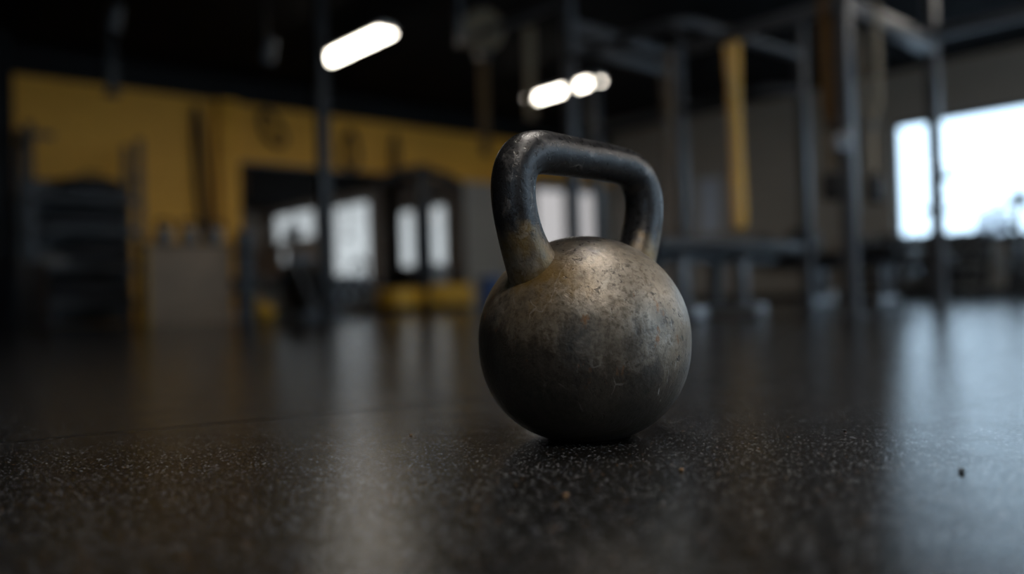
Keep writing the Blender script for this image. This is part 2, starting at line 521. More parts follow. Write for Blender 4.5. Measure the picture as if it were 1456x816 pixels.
def window(name, axis, a0, a1, z0, z1, base, muls):
    """frame in a wall opening; axis 'y' = wall along y at x=base, 'x' = wall along x at y=base"""
    f = B()
    def seg(u0, u1, w0, w1, d=0.07):
        if axis == 'y': box(f, (base + T / 2, (u0 + u1) / 2, (w0 + w1) / 2), (d, u1 - u0, w1 - w0))
        else: box(f, ((u0 + u1) / 2, base - T / 2, (w0 + w1) / 2), (u1 - u0, d, w1 - w0))
    t = 0.05
    seg(a0, a1, z0, z0 + t); seg(a0, a1, z1 - t, z1); seg(a0, a0 + t, z0 + t, z1 - t); seg(a1 - t, a1, z0 + t, z1 - t)
    for mm in muls:
        seg(mm - t / 2, mm + t / 2, z0 + t, z1 - t, 0.05)
    fr = struct(name, f, M['frame_dark'], smooth=0)
    g = B()
    if axis == 'y': box(g, (base + T / 2, (a0 + a1) / 2, (z0 + z1) / 2), (0.008, a1 - a0 - 0.02, z1 - z0 - 0.02))
    else: box(g, ((a0 + a1) / 2, base - T / 2, (z0 + z1) / 2), (a1 - a0 - 0.02, 0.008, z1 - z0 - 0.02))
    obj('window_glass', g, M['pane'], fr, 0)
    s = B()
    if axis == 'y': box(s, (base + 0.01, (a0 + a1) / 2, z0 - 0.015), (0.1, a1 - a0 + 0.1, 0.03), bev=0.004)
    else: box(s, ((a0 + a1) / 2, base + 0.01, z0 - 0.015), (a1 - a0 + 0.1, 0.1, 0.03), bev=0.004)
    obj('window_sill', s, M['frame_dark'], fr)
    return fr
window('window_1', 'y', *WIN[0], XW, [])
window('window_2', 'y', *WIN[1], XW, [])
window('window_3', 'y', *WIN[2], XW, [-2.35])
window('added_window_4', 'x', FW[0], FW[1], 0.5, 2.5, YB, [-4.15])
window('added_window_5', 'x', RW[0], RW[1], 0.35, 2.75, YB, [4.5, 6.9])
window('added_window_6', 'y', *WIN[3], XW, [])  # small opening added as a bright spot for the mirror

# glazed double door by the corner
f = B()
def dseg(x0, x1, z0, z1, d=0.08): box(f, ((x0 + x1) / 2, YW + 0.08, (z0 + z1) / 2), (x1 - x0, d, z1 - z0))
dseg(DX0, DX0 + 0.07, 0, DZ); dseg(DX1 - 0.07, DX1, 0, DZ); dseg(DX0 + 0.07, DX1 - 0.07, DZ - 0.07, DZ)
door = struct('door_1', f, M['frame_dark'], smooth=0)
dm = (DX0 + DX1) / 2
for x0, x1, hs in ((DX0 + 0.08, dm - 0.004, 1), (dm + 0.004, DX1 - 0.08, -1)):
    f = B()
    dseg(x0, x0 + 0.05, 0.01, DZ - 0.08, 0.045); dseg(x1 - 0.05, x1, 0.01, DZ - 0.08, 0.045)
    dseg(x0 + 0.05, x1 - 0.05, 0.01, 0.12, 0.045); dseg(x0 + 0.05, x1 - 0.05, DZ - 0.15, DZ - 0.08, 0.045)
    lf = obj('door_leaf', f, M['frame_dark'], door, 0)
    g = B(); box(g, ((x0 + x1) / 2, YW + 0.08, DZ / 2), (x1 - x0 - 0.06, 0.008, DZ - 0.2)); obj('door_glass', g, M['pane_tinted'], lf, 0)
    hx = x1 - 0.03 if hs > 0 else x0 + 0.03
    g = B(); tube(g, [(hx, YW + 0.05, 0.85), (hx, YW + 0.01, 0.87), (hx, YW + 0.01, 1.18), (hx, YW + 0.05, 1.2)], 0.012, 10)
    obj('door_handle', g, M['light_steel'], lf)

# skirting and black trim line
b = B(); box(b, (XW - 0.012, (YB + YW) / 2, 0.05), (0.024, YW - YB, 0.1), bev=0.004); struct('baseboard_right', b, M['black_paint'])

# mirrors under the yellow band
mx = [4.42, 5.62, 6.82, 8.02]
mlab = ['wall mirror panel next to the yellow pillar, behind the rower', 'wall mirror panel behind the black steel column, second from the yellow pillar',
        'wall mirror panel behind the cable tower, third from the yellow pillar', ]
for i, lab in enumerate(mlab):
    x0, x1 = mx[i] + 0.004, mx[i + 1] - 0.004
    t = thing('wall_mirror', lab, 'mirror', ((x0 + x1) / 2, YW, 0.35), group='mirror panels on the back wall')
    w = x1 - x0
    g = B(); box(g, (0, -0.012, 0.81), (w - 0.02, 0.012, 1.60)); obj('mirror_glass', g, M['mirror'], t, 0)
    g = B()
    for (cx, cz, sx, sz) in ((0, 0.005, w, 0.02), (0, 1.615, w, 0.02), (-w / 2 + 0.006, 0.81, 0.012, 1.6), (w / 2 - 0.006, 0.81, 0.012, 1.6)):
        box(g, (cx, -0.012, cz), (sx, 0.024, sz))
    obj('frame', g, M['frame_dark'], t, 0)

# ------------------------------------------------------------------ kettlebell (the subject)
KX, KY = g2w(0.080, 0.96)
def kettle_parts(root, R, zc, hpath, mat_body, mat_handle, nseg=96, hseg=32, sub=9):
    nexp = 2.22
    rb = R * 0.40
    hh = zc / (1 - (rb / R) ** nexp) ** (1 / nexp)
    prof = [(0, 0.0), (rb * 0.9, 0.0)]
    N = 28
    for i in range(N + 1):
        r = rb + (R - rb) * math.sin(i / N * PI / 2)
        zz = zc - hh * max(0.0, 1 - (r / R) ** nexp) ** (1 / nexp) if i < N else zc
        prof.append((r, zz + (0.0012 if i == 0 else 0)))
    for i in range(1, N + 9):
        a = i / (N + 8) * PI / 2
        prof.append((R * math.cos(a) if i < N + 8 else 0, zc + R * 0.97 * math.sin(a)))
    bm = B(); lathe(bm, prof, nseg)
    obj('body', bm, mat_body, root, 60)
    P = catmull([(s, z, r) for s, z, r in hpath], sub)
    bm = B(); tube(bm, [(p.x, 0, p.y) for p in P], [p.z for p in P], hseg)
    obj('handle', bm, mat_handle, root, 60)

path = [(-0.058, 0.150, 0.036), (-0.069, 0.176, 0.0325), (-0.083, 0.200, 0.0272), (-0.0945, 0.226, 0.0244), (-0.102, 0.256, 0.0238), (-0.1015, 0.284, 0.0240),
        (-0.090, 0.3055, 0.0243), (-0.066, 0.3150, 0.0240), (-0.032, 0.3155, 0.0232), (0.0, 0.3150, 0.0226), (0.040, 0.3140, 0.0223),
        (0.078, 0.3110, 0.0223), (0.100, 0.3020, 0.0226), (0.1125, 0.2830, 0.0230), (0.1145, 0.2570, 0.0234), (0.107, 0.228, 0.0240),
        (0.094, 0.201, 0.0265), (0.079, 0.176, 0.032), (0.067, 0.150, 0.036)]
kb = thing('kettlebell', 'large worn cast iron kettlebell standing alone on the open floor', 'kettlebell', (KX, KY, 0), math.radians(1.5))
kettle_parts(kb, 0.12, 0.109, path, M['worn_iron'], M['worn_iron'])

# crumbs on the floor
def crumb(X, Y, s, m, lab):
    bm = B()
    bmesh.ops.create_icosphere(bm, subdivisions=2, radius=s)
    for v in bm.verts:
        v.co *= 1 + random.uniform(-0.25, 0.25)
        v.co.z = v.co.z * 0.5
    zmin = min(v.co.z for v in bm.verts)
    for v in bm.verts: v.co.z -= zmin
    x, y = g2w(X, Y)
    o = obj('crumb', bm, m, None, 0, (x, y, 0))
    tag(o, lab, 'crumb', 'crumbs on the rubber floor')
crumb(0.146, 0.752, 0.0024, M['crumb_tan'], 'tan crumb on the floor in front of the kettlebell, to its right side')
crumb(0.038, 0.668, 0.0022, M['crumb_tan'], 'tan crumb on the floor straight in front of the kettlebell, nearest the camera')
crumb(-0.123, 0.988, 0.0020, M['crumb_tan'], 'tan crumb on the floor left of the kettlebell near the mat seam')
crumb(0.363, 0.934, 0.0022, M['crumb_dark'], 'tiny dark crumb on the floor right of the kettlebell')
crumb(0.376, 0.7155, 0.0030, M['crumb_dark'], 'dark crumb on the shiny floor patch at lower right')

# ------------------------------------------------------------------ rig of uprights and beams
rig = thing('pull_up_rig', 'tall dark steel pull-up rig with uprights and beams behind the kettlebell', 'pull-up rig', (0, 0, 0))
XF, XB_ = 4.56, 6.0
def upright(x, y, h):
    bm = B(); box(bm, (x, y, h / 2 + 0.006), (0.075, 0.075, h - 0.012), bev=0.006)
    u = obj('upright', bm, M['rack_steel'], rig)
    bm = B(); box(bm, (x, y, 0.005), (0.15, 0.15, 0.01), bev=0.002)
    for sx in (-1, 1):
        for sy in (-1, 1):
            lathe(bm, [(0.009, 0.01), (0.009, 0.018), (0.0, 0.02)], 10, Matrix.Translation((x + sx * 0.057, y + sy * 0.057, 0)))
    obj('foot_plate', bm, M['rack_steel'], u)
    return u
UA = upright(XF, 4.52, 2.85)
UD = upright(XF, 2.34, 2.85)
UE = upright(5.92, 2.42, 2.6)
UC = upright(6.0, 3.43, 2.30)
UB = upright(XB_, 4.60, 2.34)
UG = upright(XB_, 5.62, 2.34)
UF = upright(XF, 0.95, 2.34)
UH = upright(XB_, 0.95, 2.34)
def beam(p, q, h=0.075, w=0.06):
    bm = B(); bar(bm, p, q, w, h); return obj('beam', bm, M['rack_steel'], rig)
e = 0.039
beam((XF + e, 4.53, 2.23), (XB_ - e, 4.59, 2.23))
beam((XF + e, 4.53, 2.08), (XB_ - e, 4.59, 2.08))
beam((XF + e, 2.345, 1.775), (5.92 - e, 2.415, 1.775), 0.11, 0.07)        # wide cross beam
beam((XF, 2.34 + e, 1.775), (XF, 3.40, 1.775))                            # front rail
beam((5.92, 2.42 - e, 1.86), (XB_, 0.95 + e, 1.86), 0.07)                 # rail going on beyond the frame
beam((XF, 0.95 + e, 1.86), (XF, 2.34 - e, 1.86), 0.07)
beam((XF + e, 0.95, 1.86), (XB_ - e, 0.95, 1.86), 0.07)
# bent pull-up bar: from A to its corner and on to C
bm = B()
cp = [(XF, 4.52 - e, 1.97), (XF, 3.85, 1.97), (XF, 3.60, 1.97), (XF + 0.03, 3.50, 1.97), (XF + 0.12, 3.45, 1.97), (XF + 0.3, 3.44, 1.97), (6.0 - e, 3.43, 1.97)]
tube(bm, catmull(cp, 5), 0.036, 14); obj('pull_up_bar', bm, M['rack_steel'], rig)
bm = B()
cp = [(XB_, 5.62 - e, 1.77), (XB_, 4.7, 1.77), (XB_, 3.9, 1.77), (XB_ + 0.02, 3.75, 1.77), (XB_ + 0.12, 3.62, 1.76), (XB_ + 0.3, 3.55, 1.73)]
tube(bm, catmull(cp, 5), 0.034, 14); obj('side_rail', bm, M['rack_steel'], rig)
bm = B(); bar(bm, (XF, 3.40, 1.775), (XF, 3.56, 1.97), 0.04, 0.04); obj('brace', bm, M['rack_steel'], rig)
bm = B(); bar(bm, (XF, 4.52 + e, 2.42), (XF, 5.9, 2.42), 0.05, 0.06); bar(bm, (XF, 5.87, 2.42), (XF, 5.87, ZC), 0.05, 0.05); obj('ceiling_brace', bm, M['rack_steel'], rig)
def hook(x, y, z, d):
    bm = B(); dx, dy = d
    box(bm, (x + dx * 0.043, y + dy * 0.043, z), (0.09 if dy else 0.012, 0.09 if dx else 0.012, 0.13), bev=0.003)
    box(bm, (x + dx * 0.09, y + dy * 0.09, z - 0.04), (0.05 if dy else 0.09, 0.05 if dx else 0.09, 0.025), bev=0.004)
    box(bm, (x + dx * 0.128, y + dy * 0.128, z - 0.01), (0.05 if dy else 0.015, 0.05 if dx else 0.015, 0.08), bev=0.004)
    obj('hook', bm, M['light_steel'], rig)
hook(XF, 2.34, 0.98, (-1, 0))
hook(5.92, 2.42, 0.92, (0, -1))

# resistance bands and straps hanging from the rig
def band(name, x, y, ztop, zbot, w, m, lab, cat, along='x', gap=0.10, grp=None, lean=0.0):
    """flat closed loop hung over a beam; along = direction of the beam it hangs on"""
    n = 16
    pts = []
    g = gap / 2
    for i in range(n + 1):
        a = PI * i / n
        pts.append((g * math.cos(a), ztop - g + g * math.sin(a)))
    for i in range(1, 8):
        s = i / 8
        k = 1 - 0.75 * math.sin(PI * s / 1.0) * 0.6
        pts.append((-g * k, ztop - g + (zbot + g - ztop + g) * s))
    for i in range(n + 1):
        a = PI + PI * i / n
        pts.append((g * 0.6 * math.cos(a), zbot + g + g * math.sin(a)))
    for i in range(1, 8):
        s = 1 - i / 8
        k = 1 - 0.75 * math.sin(PI * s) * 0.6
        pts.append((g * k, ztop - g + (zbot + g - ztop + g) * s))
    bm = B(); th = 0.0025
    N = len(pts)
    cols = []
    for i in range(N):
        p0 = Vector(pts[i - 1]); p1 = Vector(pts[(i + 1) % N])
        t = (p1 - p0).normalized(); nn = Vector((t.y, -t.x))
        c = Vector(pts[i]); ring = []
        for so, sw in ((1, -1), (1, 1), (-1, 1), (-1, -1)):
            q = c + nn * th * so
            off = sw * w / 2
            ln = lean * (ztop - q.y)
            ring.append(bm.verts.new((off + ln, q.x, q.y) if along == 'x' else (q.x, off + ln, q.y)))
        cols.append(ring)
    for i in range(N):
        a, c2 = cols[i], cols[(i + 1) % N]
        for k in range(4):
            bm.faces.new((a[k], a[(k + 1) % 4], c2[(k + 1) % 4], c2[k]))
    o = obj(name, bm, m, None, 40, (x, y, 0))
    return tag(o, lab, cat, grp)
band('resistance_band', 5.09, 3.437, 2.008, 0.60, 0.085, M['band_yellow'], 'wide yellow resistance band looped over the bent pull-up bar', 'resistance band', 'x', 0.084, None, 0.02)
band('resistance_band', 5.80, 4.583, 2.275, 0.55, 0.075, M['band_amber'], 'dim amber resistance band hanging near the far dark upright', 'resistance band', 'x', 0.105)

def strap(x, y, ztop, zmid, zbot, w, m1, m2, lab, along):
    t = thing('suspension_strap', lab, 'suspension strap', (x, y, 0), 0 if along == 'x' else PI / 2)
    bm = B()
    box(bm, (0, 0.046, (ztop + zmid) / 2), (w, 0.004, ztop - zmid)); box(bm, (0, -0.046, (ztop + zmid) / 2), (w, 0.004, ztop - zmid))
    box(bm, (0, 0, ztop + 0.002), (w, 0.096, 0.004))
    bar(bm, (0, 0.046, zmid), (0, 0.0, zmid - 0.12), w, 0.004, 0); bar(bm, (0, -0.046, zmid), (0, 0.0, zmid - 0.12), w, 0.004, 0)
    obj('webbing', bm, m1, t, 0)
    bm = B(); box(bm, (0, 0, (zmid - 0.1 + zbot + 0.2) / 2), (w * 0.9, 0.005, zmid - 0.1 - zbot - 0.2 + 0.04)); obj('lower_webbing', bm, m2, t, 0)
    bm = B(); box(bm, (0, 0, zmid - 0.12), (w * 1.25, 0.014, 0.05), bev=0.004); obj('buckle', bm, M['steel_black'], t)
    bm = B()
    tube(bm, [(-0.055, 0, zbot + 0.05), (0, 0, zbot + 0.2), (0.055, 0, zbot + 0.05)], 0.006, 8)
    obj('handle_loop', bm, M['band_black'], t)
    bm = B(); box(bm, (0, 0, zbot + 0.08), (0.106, 0.085, 0.16), bev=0.025, seg=4); obj('foam_grip', bm, M['rubber_black'], t)
strap(XF, 2.436, 1.825, 1.2, 0.66, 0.055, M['band_amber'], M['webbing_tan'], 'amber and tan suspension strap with black foam grip beside the nearest upright', 'y')
strap(4.93, 2.366, 1.842, 1.25, 0.66, 0.06, M['webbing_tan'], M['webbing_tan'], 'tan suspension strap with black foam grip hanging from the wide crossbeam', 'x')

# ------------------------------------------------------------------ benches
def make_bench(lab, loc, rz):
    t = thing('flat_bench', lab, 'weight bench', loc, rz)
    bm = B(); box(bm, (0, 0, 0.425), (1.45, 0.30, 0.085), bev=0.025, seg=4); p = obj('pad', bm, M['vinyl_black'], t)
    for s in (-1, 1):
        bm = B(); tube(bm, [(-0.7, s * 0.151, 0.425), (0.7, s * 0.151, 0.425)], 0.003, 6); obj('piping', bm, M['plastic_black'], p)
    bm = B(); box(bm, (0, 0, 0.355), (1.15, 0.07, 0.05), bev=0.005); obj('spine', bm, M['grey_paint'], t)
    for x in (-0.48, 0.10):
        for s in (-1, 1):
            bm = B(); bar(bm, (x, s * 0.10, 0.06), (x, s * 0.085, 0.34), 0.05, 0.07); obj('leg', bm, M['grey_paint'], t)
        bm = B(); box(bm, (x, 0, 0.345), (0.06, 0.26, 0.03), bev=0.004); obj('bracket', bm, M['grey_paint'], t)
        bm = B(); box(bm, (x, 0, 0.045), (0.10, 0.46, 0.06), bev=0.008)
        f = obj('foot', bm, M['light_steel'], t)
        for s in (-1, 1):
            bm = B(); box(bm, (x, s * 0.2, 0.0075), (0.09, 0.07, 0.015), bev=0.003); obj('foot_pad', bm, M['rubber_black'], f)
    return t
bench = make_bench('long flat bench with black pad and grey legs right behind the kettlebell', (4.26, 3.02, 0), 0)
dup(bench, (6.9, 3.75, 0), PI / 2 + 0.1, 'smaller looking flat bench beyond the rig, behind the thin grey upright')

# ------------------------------------------------------------------ ceiling lights
def light(x, y, lab, L=1.25, face='lamp_face'):
    t = thing('ceiling_light', lab, 'ceiling light', (x, y, 2.78), group='linear ceiling lights')
    bm = B(); prism(bm, [(-0.11, 0), (0.11, 0), (0.06, 0.06), (-0.06, 0.06)], -L / 2, L / 2)
    obj('housing', bm, M['lamp_white'], t, 0)
    bm = B(); box(bm, (0, 0, -0.016), (0.19, L - 0.04, 0.03), bev=0.008); obj('diffuser', bm, M[face], t)
    for s in (-1, 1):
        bm = B(); tube(bm, [(0, s * L * 0.35, 0.06), (0, s * L * 0.35, ZC - 2.78)], 0.006, 8); obj('rod', bm, M['steel_black'], t)
    return t
l0 = light(4.47, 7.52, 'bright linear ceiling light hanging above the mirrors, left of the rig')
dup(l0, (7.53, 7.60, 2.78), 0, 'bright linear ceiling light farther back, half hidden by the rig upright')
dup(l0, (7.53, 1.5, 2.78), 0, 'added linear fill light between the rig and the window wall')  # unseen lamp added to warm the rig beams
l1 = light(1.42, 0.9, 'added linear fill light right above the big kettlebell', face='fill_lamp_face')  # this and its copies: unseen lamps added to brighten the kettlebell
for x, y, lab in ((7.53, -1.4, 'added linear fill light nearest the window wall, in the row by the camera spot'),
                  (0.10, -1.0, 'added linear fill light almost straight above the camera spot'),
                  (4.47, -1.4, 'added linear fill light beside the camera spot, towards the window wall')):
    dup(l1, (x, y, 2.78), 0, lab)

# ------------------------------------------------------------------ black column, hanging bits
b = B(); box(b, (3.13, 5.76, ZC / 2), (0.085, 0.085, ZC), bev=0.005); box(b, (3.13, 5.76, 0.006), (0.2, 0.2, 0.012)); struct('column', b, M['steel_black'])

def hanging_strap(x, y, z0, z1, w, m, lab):
    bm = B()
    box(bm, (0, 0, (z0 + z1) / 2), (w, 0.012, z1 - z0), (0, 0, -0.7), bev=0.003)
    tag(obj('hanging_strap', bm, m, None, 40, (x, y, 0)), lab, 'strap')

# climbing rope with round pulley on the ceiling
rx_, ry_ = g2w(-0.22, 8.2)
t = thing('climbing_rope', 'dim tan rope hanging from a round ceiling pulley before the yellow band', 'rope', (rx_, ry_, 0))
bm = B(); tube(bm, [(0, 0, 1.55), (0.002, 0, 2.0), (0, 0, 2.5)], 0.045, 14); obj('rope', bm, M['rope'], t)
bm = B(); lathe(bm, [(0.0, -0.04), (0.19, -0.04), (0.21, -0.02), (0.21, 0.02), (0.19, 0.04), (0, 0.04)], 32, Matrix.Translation((0, 0, 2.77)) @ Matrix.Rotation(math.radians(-41), 4, 'Z') @ RX)
obj('pulley', bm, M['webbing_tan'], t)
bm = B(); box(bm, (0, 0, 2.53), (0.11, 0.11, 0.1), bev=0.01); obj('clamp', bm, M['steel_black'], t)
bm = B(); box(bm, (0, 0, 3.0), (0.06, 0.06, 0.12)); obj('bracket', bm, M['steel_black'], t)
sx_, sy_ = g2w(0.26, 9.0)
hanging_strap(sx_, sy_, 2.05, ZC, 0.11, M['webbing_tan'], 'pale strap hanging from the ceiling left of the far ceiling light')

# unlit spotlights on the ceiling
def spot(X, Y, z, lab):
    x, y = g2w(X, Y)
    t = thing('spotlight', lab, 'spotlight', (x, y, z), 0.4, 'unlit spotlights under the ceiling')
    m = Matrix.Rotation(math.radians(20), 4, 'X')
    bm = B(); lathe(bm, [(0.0, 0.16), (0.05, 0.15), (0.065, 0.0), (0.07, -0.05), (0.058, -0.05), (0.05, -0.02), (0, -0.02)], 24, m); obj('can', bm, M['frame_dark'], t)
    bm = B(); tube(bm, [(0, 0, 0.1), (0, 0, ZC - z)], 0.012, 8); obj('stem', bm, M['steel_black'], t)
spot(-3.35, 7.2, 2.60, 'unlit grey spotlight under the ceiling above the yellow wall')
spot(-2.1, 7.4, 2.34, 'unlit spotlight hanging low, right of the other over the yellow wall')

# post bracket hanging in front of the yellow wall, and the wall peg
x, y = g2w(-3.98, 8.5)
bm = B(); box(bm, (0, 0, (2.33 + ZC) / 2), (0.085, 0.085, ZC - 2.33), bev=0.006); box(bm, (0, 0, 2.33), (0.13, 0.13, 0.04), bev=0.006)
tag(obj('ceiling_post', bm, M['steel_black'], None, 35, (x, y, 0)), 'short black post hanging from the ceiling before the yellow wall', 'post')
def peg(x, z, lab, r=0.05):
    bm = B(); lathe(bm, [(0.02, 0), (0.02, 0.08), (r, 0.085), (r, 0.105), (0, 0.115)], 20, Matrix.Rotation(PI / 2, 4, 'X'))
    return tag(obj('wall_peg', bm, M['steel_black'], None, 35, (x, YW, z)), lab, 'wall peg')
peg(3.17, 1.66, 'round black peg on the yellow wall above the plywood box')

# black bands hung on the yellow wall
def wall_loop(x, ztop, w, h, r, lab, lean=0.0, hook_r=0.014):
    t = thing('exercise_band', lab, 'exercise band', (x, YW, 0))
    n = 40
    pts = []
    for i in range(n):
        a = 2 * PI * i / n
        px_ = w / 2 * math.sin(a) * (1 - 0.35 * (0.5 + 0.5 * math.cos(a)))
        pz = ztop - h / 2 + h / 2 * math.cos(a)
        pts.append((px_ + lean * (ztop - pz), -0.06, pz))
    bm = B(); tube(bm, pts, r, 10, closed=True); obj('band', bm, M['band_black'], t)
    bm = B(); tube(bm, [(0, 0, ztop - 0.02 - r), (0, -0.09, ztop - 0.02 - r), (0, -0.1, ztop + 0.03)], hook_r, 8); obj('hook', bm, M['steel_black'], t)
wall_loop(3.88, 2.6, 0.16, 1.62, 0.03, 'long black band hung on the yellow wall left of the yellow pillar', 0.06)
wall_loop(4.78, 2.66, 0.34, 0.42, 0.03, 'black band coil on the yellow band right of the yellow pillar', 0.4)
wall_loop(6.02, 2.52, 0.28, 0.52, 0.03, 'round black band coil on the yellow band beside the black column', 0.0)
wall_loop(6.75, 2.55, 0.12, 0.50, 0.024, 'narrow black band coil farthest right on the yellow band', 0.0)

# ------------------------------------------------------------------ storage rack by the yellow wall, left
SR = (2.42, 9.72)
t = thing('storage_rack', 'tall dark storage rack loaded with bags against the yellow wall', 'storage rack', (SR[0], SR[1], 0), 0)
W_, D_ = 1.05, 0.46
bm = B(); box(bm, (0, D_ / 2 + 0.04, 0.78), (W_ - 0.02, 0.012, 1.54)); obj('back_panel', bm, M['frame_dark'], t)
for sx, h in ((-1, 2.05), (1, 1.98)):
    for sy in (-1, 1):
        bm = B(); box(bm, (sx * W_ / 2, sy * D_ / 2, h / 2), (0.07, 0.06, h), bev=0.004); obj('upright', bm, M['frame_dark'], t)
for z in (0.20, 0.58, 0.96, 1.30):
    bm = B(); box(bm, (0, 0, z), (W_ - 0.072, D_ + 0.04, 0.035), bev=0.004)
    box(bm, (0, -D_ / 2 - 0.005, z + 0.02), (W_ - 0.072, 0.02, 0.06))
    obj('shelf', bm, M['frame_dark'], t)
bm = B(); box(bm, (-W_ / 2, 0, 1.9), (0.05, D_ - 0.06, 0.05)); box(bm, (-W_ / 2 + 0.12, -D_ / 2, 1.93), (0.2, 0.03, 0.05)); obj('top_hook', bm, M['frame_dark'], t)
def sandbag(name, label, loc, L, r, m, rz=0):
    t = thing(name, label, 'sandbag', loc, rz, 'sandbags on the storage rack')
    bm = B()
    prof = []
    for i in range(17):
        a = -PI / 2 + PI * i / 16
        prof.append((max(0.0, r * math.cos(a) ** 0.55) if 0 < i < 16 else 0, L / 2 * math.sin(a)))
    lathe(bm, prof, 28, RY)
    for v in bm.verts:
        v.co.z = v.co.z * 0.85 + r * 0.85
        v.co.z += 0.006 * math.sin(v.co.x * 40)
        v.co.z = max(v.co.z, 0.0)
    obj('bag', bm, m, t)
    bm = B(); tube(bm, catmull([(-0.1, -r * 0.3, r * 1.6), (-0.08, -r * 0.35, r * 1.85), (0.08, -r * 0.35, r * 1.85), (0.1, -r * 0.3, r * 1.6)], 5), 0.012, 8); obj('handle', bm, M['band_black'], t)
    return t
sandbag('sandbag', 'black sandbag on the bottom shelf of the storage rack', (SR[0], SR[1], 0.218), 0.86, 0.17, M['canvas_black'])
sandbag('sandbag', 'black sandbag on the second shelf of the storage rack', (SR[0] + 0.1, SR[1], 0.598), 0.74, 0.17, M['canvas_black'])
sandbag('sandbag', 'dark sandbag on the third shelf of the storage rack', (SR[0] + 0.02, SR[1], 0.978), 0.84, 0.145, M['canvas_black'])
sandbag('sandbag', 'dark sandbag on the top shelf of the storage rack', (SR[0] + 0.1, SR[1], 1.318), 0.66, 0.15, M['canvas_black'])
bm = B(); box(bm, (0, 0, 0.05), (0.3, 0.2, 0.1), bev=0.02, seg=3); ball(bm, (0, 0, 0.08), 0.09, 1.4, 0.9, 0.6)
tag(obj('towel_bundle', bm, M['canvas_grey'], None, 40, (SR[0] - 0.335, SR[1] - 0.12, 0.5975)), 'pale grey folded towels on the second shelf of the storage rack', 'towels')
# dark foam wedge on the floor left of the rack
bm = B(); prism(bm, [(-0.33, 0), (0.33, 0), (0.33, 0.62), (0.25, 0.62), (-0.33, 0.1)], -0.25, 0.25, 0.015)
wx, wy = g2w(-4.82, 7.95)
tag(obj('foam_wedge', bm, M['vinyl_black'], None, 40, (wx, wy, 0)), 'dark foam wedge on the floor left of the storage rack', 'foam wedge').rotation_euler = (0, 0, -0.75)

# ------------------------------------------------------------------ plywood box with kettlebells
px_, py_ = g2w(-3.13, 8.1)
BR = -0.18
t = thing('plyo_box', 'large brown plywood jump box with yellow side by the yellow wall', 'plyo box', (px_, py_, 0), BR)
bm = B()
w, d, h = 0.76, 0.50, 0.73
box(bm, (0, -d / 2 + 0.01, h / 2), (w - 0.04, 0.02, h), bev=0.002); box(bm, (0, d / 2 - 0.01, h / 2), (w - 0.04, 0.02, h), bev=0.002)
box(bm, (w / 2 - 0.01, 0, h / 2), (0.02, d, h), bev=0.002)
obj('panel', bm, M['plywood'], t)
bm = B(); box(bm, (-w / 2 + 0.01, 0, h / 2), (0.02, d, h), bev=0.002); tag(obj('side_panel', bm, M['yellow_vinyl'], t), 'yellow painted side')
bm = B(); box(bm, (0, 0, h + 0.012), (w + 0.03, d + 0.03, 0.024), bev=0.004); tag(obj('lid', bm, M['rubber_black'], t), 'dark rubber top')
KR = 0.085
sk = [(s * 0.72, z * 0.72, r * 0.78) for s, z, r in path]
def R2(dx, dy):
    c, s = math.cos(BR), math.sin(BR)
    return (px_ + dx * c - dy * s, py_ + dx * s + dy * c, h + 0.024)
k0 = None
for i, (dx, lab) in enumerate(((-0.20, 'small grey kettlebell at the left end of the plywood box top'), (0.03, 'small grey kettlebell in the middle of the plywood box top'),
                               (0.27, 'small grey kettlebell at the pillar end of the plywood box top'))):
    if k0 is None:
        k0 = thing('kettlebell', lab, 'kettlebell', R2(dx, -0.12), -0.75, 'small kettlebells on the plywood box')
        kettle_parts(k0, KR, KR * 0.95, sk, M['grey_iron'], M['steel_black'], 32, 14, 4)
        k0.scale = (0.95,) * 3
    else:
        dup(k0, R2(dx, -0.12 + 0.03 * i), -0.75 + 0.3 * i, lab)

# rolled mat standing beside the pillar
mx_, my_ = g2w(-2.55, 8.05)
t = thing('rolled_mat', 'grey rolled exercise mat standing on end below the yellow pillar', 'rolled mat', (mx_, my_, 0))
bm = B()
pts = []
for i in range(90):
    a = i * 2 * PI * 3.2 / 90
    r = 0.035 + 0.055 * i / 89
    pts.append((r * math.cos(a), r * math.sin(a)))
th = 0.006
inner = [bm.verts.new((x, y, 0)) for x, y in pts]; outer = [bm.verts.new((x, y, 0.86)) for x, y in pts]
for i in range(len(pts) - 1): bm.faces.new((inner[i], inner[i + 1], outer[i + 1], outer[i]))
r_ = bmesh.ops.solidify(bm, geom=bm.faces[:], thickness=0.012)
obj('mat', bm, M['grey_paint'], t)
for z in (0.2, 0.66):
    bm = B(); lathe(bm, [(0.094, z - 0.02), (0.099, z - 0.02), (0.099, z + 0.02), (0.094, z + 0.02)], 32); obj('strap', bm, M['band_black'], t)

# ------------------------------------------------------------------ rower in front of the mirrors
rwx, rwy = g2w(-2.16, 8.75)
t = thing('rowing_machine', 'rowing machine with black round flywheel and grey frame before the mirrors', 'rowing machine', (rwx, rwy, 0), math.radians(105))
bm = B(); lathe(bm, [(0, -0.09), (0.20, -0.09), (0.26, -0.06), (0.275, 0), (0.26, 0.06), (0.20, 0.09), (0, 0.09)], 40, Matrix.Translation((0, 0, 0.33)) @ RX); fw = obj('flywheel', bm, M['plastic_black'], t)
for k in range(8):
    r = 0.05 + k * 0.022
    bm = B(); tube(bm, [(r * math.cos(2 * PI * j / 24), -0.093, 0.33 + r * math.sin(2 * PI * j / 24)) for j in range(24)], 0.004, 6, closed=True)
    obj('vent_ring', bm, M['frame_dark'], fw)
bm = B()
for s in (-1, 1):
    bar(bm, (-0.32, s * 0.13, 0.03), (0.02, s * 0.115, 0.62), 0.045, 0.05); bar(bm, (0.02, s * 0.115, 0.61), (0.26, s * 0.115, 0.36), 0.045, 0.05)
